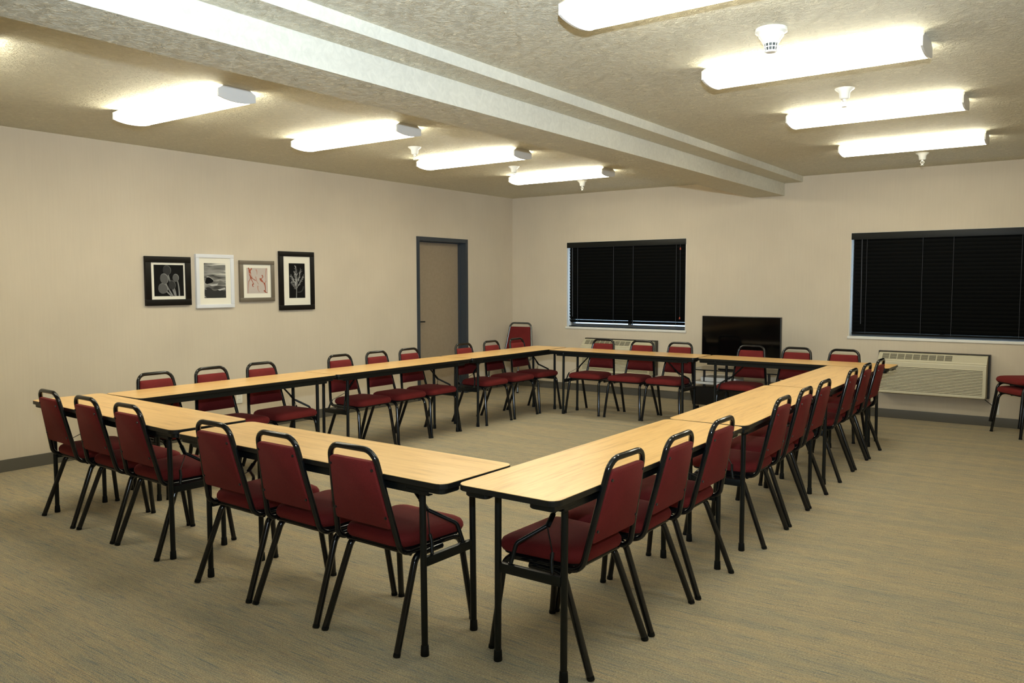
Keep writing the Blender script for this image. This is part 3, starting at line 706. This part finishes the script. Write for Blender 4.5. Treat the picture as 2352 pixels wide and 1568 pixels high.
def draw_swirl(bm, q, X, w_, h_):
    x = X+0.0003
    S = [(0.08, 1.0, 0.30, 0.75, 0.10, 0.45, 1), (0.10, 0.50, 0.05, 0.25, 0.06, 0.0, 2), (0.12, 0.92, 0.15, 0.6, 0.34, 0.36, 1), (0.25, 0.98, 0.10, 0.85, 0.14, 0.7, 1),
         (0.16, 0.66, 0.32, 0.55, 0.44, 0.50, 1), (0.44, 0.94, 0.52, 0.86, 0.48, 0.74, 2), (0.95, 1.0, 0.88, 0.7, 0.92, 0.5, 2), (0.92, 0.5, 0.86, 0.4, 0.80, 0.34, 2),
         (0.66, 0.58, 0.76, 0.45, 0.86, 0.35, 1), (0.72, 0.72, 0.82, 0.64, 0.68, 0.58, 1), (0.64, 0.60, 0.60, 0.50, 0.78, 0.44, 1), (0.84, 0.42, 0.90, 0.2, 0.86, 0.02, 1),
         (0.30, 0.38, 0.22, 0.30, 0.32, 0.26, 1), (0.42, 0.66, 0.46, 0.45, 0.56, 0.36, 2), (0.52, 0.30, 0.48, 0.15, 0.60, 0.05, 2), (0.80, 0.12, 0.88, 0.04, 0.96, 0.02, 1), (0.14, 0.80, 0.2, 0.7, 0.34, 0.52, 2)]
    for a, b, c, d_, e, f, m_ in S:
        ribbon(bm, bez(q(a, b), q(c, d_), q(e, f)), w_*0.055, w_*0.02, x, m_); x += 0.0001
def draw_plant(bm, q, X, w_, h_):
    rnd = random.Random(3); x = X+0.0003
    ribbon(bm, bez(q(0.44, 0.0), q(0.46, 0.3), q(0.50, 0.62)), w_*0.05, w_*0.03, x, 3); x += 0.0001
    ribbon(bm, bez(q(0.50, 0.17), q(0.85, 0.14), q(0.90, 0.34)), w_*0.05, w_*0.10, x, 1); x += 0.0001
    stems = [((0.46, 0.25), (0.35, 0.45), (0.12, 0.62)), ((0.47, 0.30), (0.5, 0.6), (0.42, 0.90)), ((0.48, 0.28), (0.66, 0.45), (0.86, 0.60)), ((0.47, 0.22), (0.3, 0.35), (0.16, 0.44)), ((0.49, 0.40), (0.62, 0.6), (0.72, 0.78)), ((0.46, 0.3), (0.42, 0.5), (0.36, 0.74))]
    for s_ in stems:
        B = bez(*s_, n=12); ribbon(bm, [q(*p) for p in B], w_*0.03, w_*0.012, x, 3); x += 0.00005
        for i in range(2, 13):
            for sd in (-1, 1):
                p = B[i]; dx = B[i][0]-B[i-1][0]; dy = B[i][1]-B[i-1][1]; l_ = math.hypot(dx, dy)
                ang = math.atan2(dy, dx)+sd*rnd.uniform(0.3, 0.8); ln = rnd.uniform(0.05, 0.10)
                e = (p[0]+cos(ang)*ln*1.5, p[1]+sin(ang)*ln)
                if 0.04 < e[0] < 0.96 and e[1] < 0.96: ribbon(bm, [q(*p), q((p[0]+e[0])/2+0.01, (p[1]+e[1])/2), q(*e)], w_*0.035, w_*0.012, x, rnd.choice((2, 3, 3, 4)))
        x += 0.00005
picture(-5.672, -5.218, 1.290, 1.740, 0.056, M_pblk, 0.03, dict(rect=(0.19, 0.84, 0.19, 0.83), draw=draw_tulips, mats=[K[0], K[1], K[2], K[3]]), 'square black-framed picture of pale tulip shapes on black, leftmost on the left wall')
picture(-5.163, -4.746, 1.256, 1.773, 0.034, M_pwht, 0.03, dict(rect=(0.215, 0.785, 0.185, 0.835), draw=draw_sea, mats=[M_sea, K[0], K[1], K[4]]), 'white-framed black and white picture of rippled water, second from the left')
picture(-4.677, -4.258, 1.308, 1.724, 0.040, M_ppew, 0.03, dict(rect=(0.20, 0.81, 0.20, 0.82), draw=draw_swirl, mats=[M_pink, M_rust, M_rust2]), 'small pewter-framed picture of rust-red swirls on pale grey')
picture(-4.192, -3.728, 1.210, 1.830, 0.052, M_pblk, 0.05, dict(rect=(0.275, 0.735, 0.205, 0.80), draw=draw_plant, mats=[K[0], K[1], K[2], K[3], K[4]]), 'tall black-framed picture of a feathery grey plant, rightmost and nearest the door')
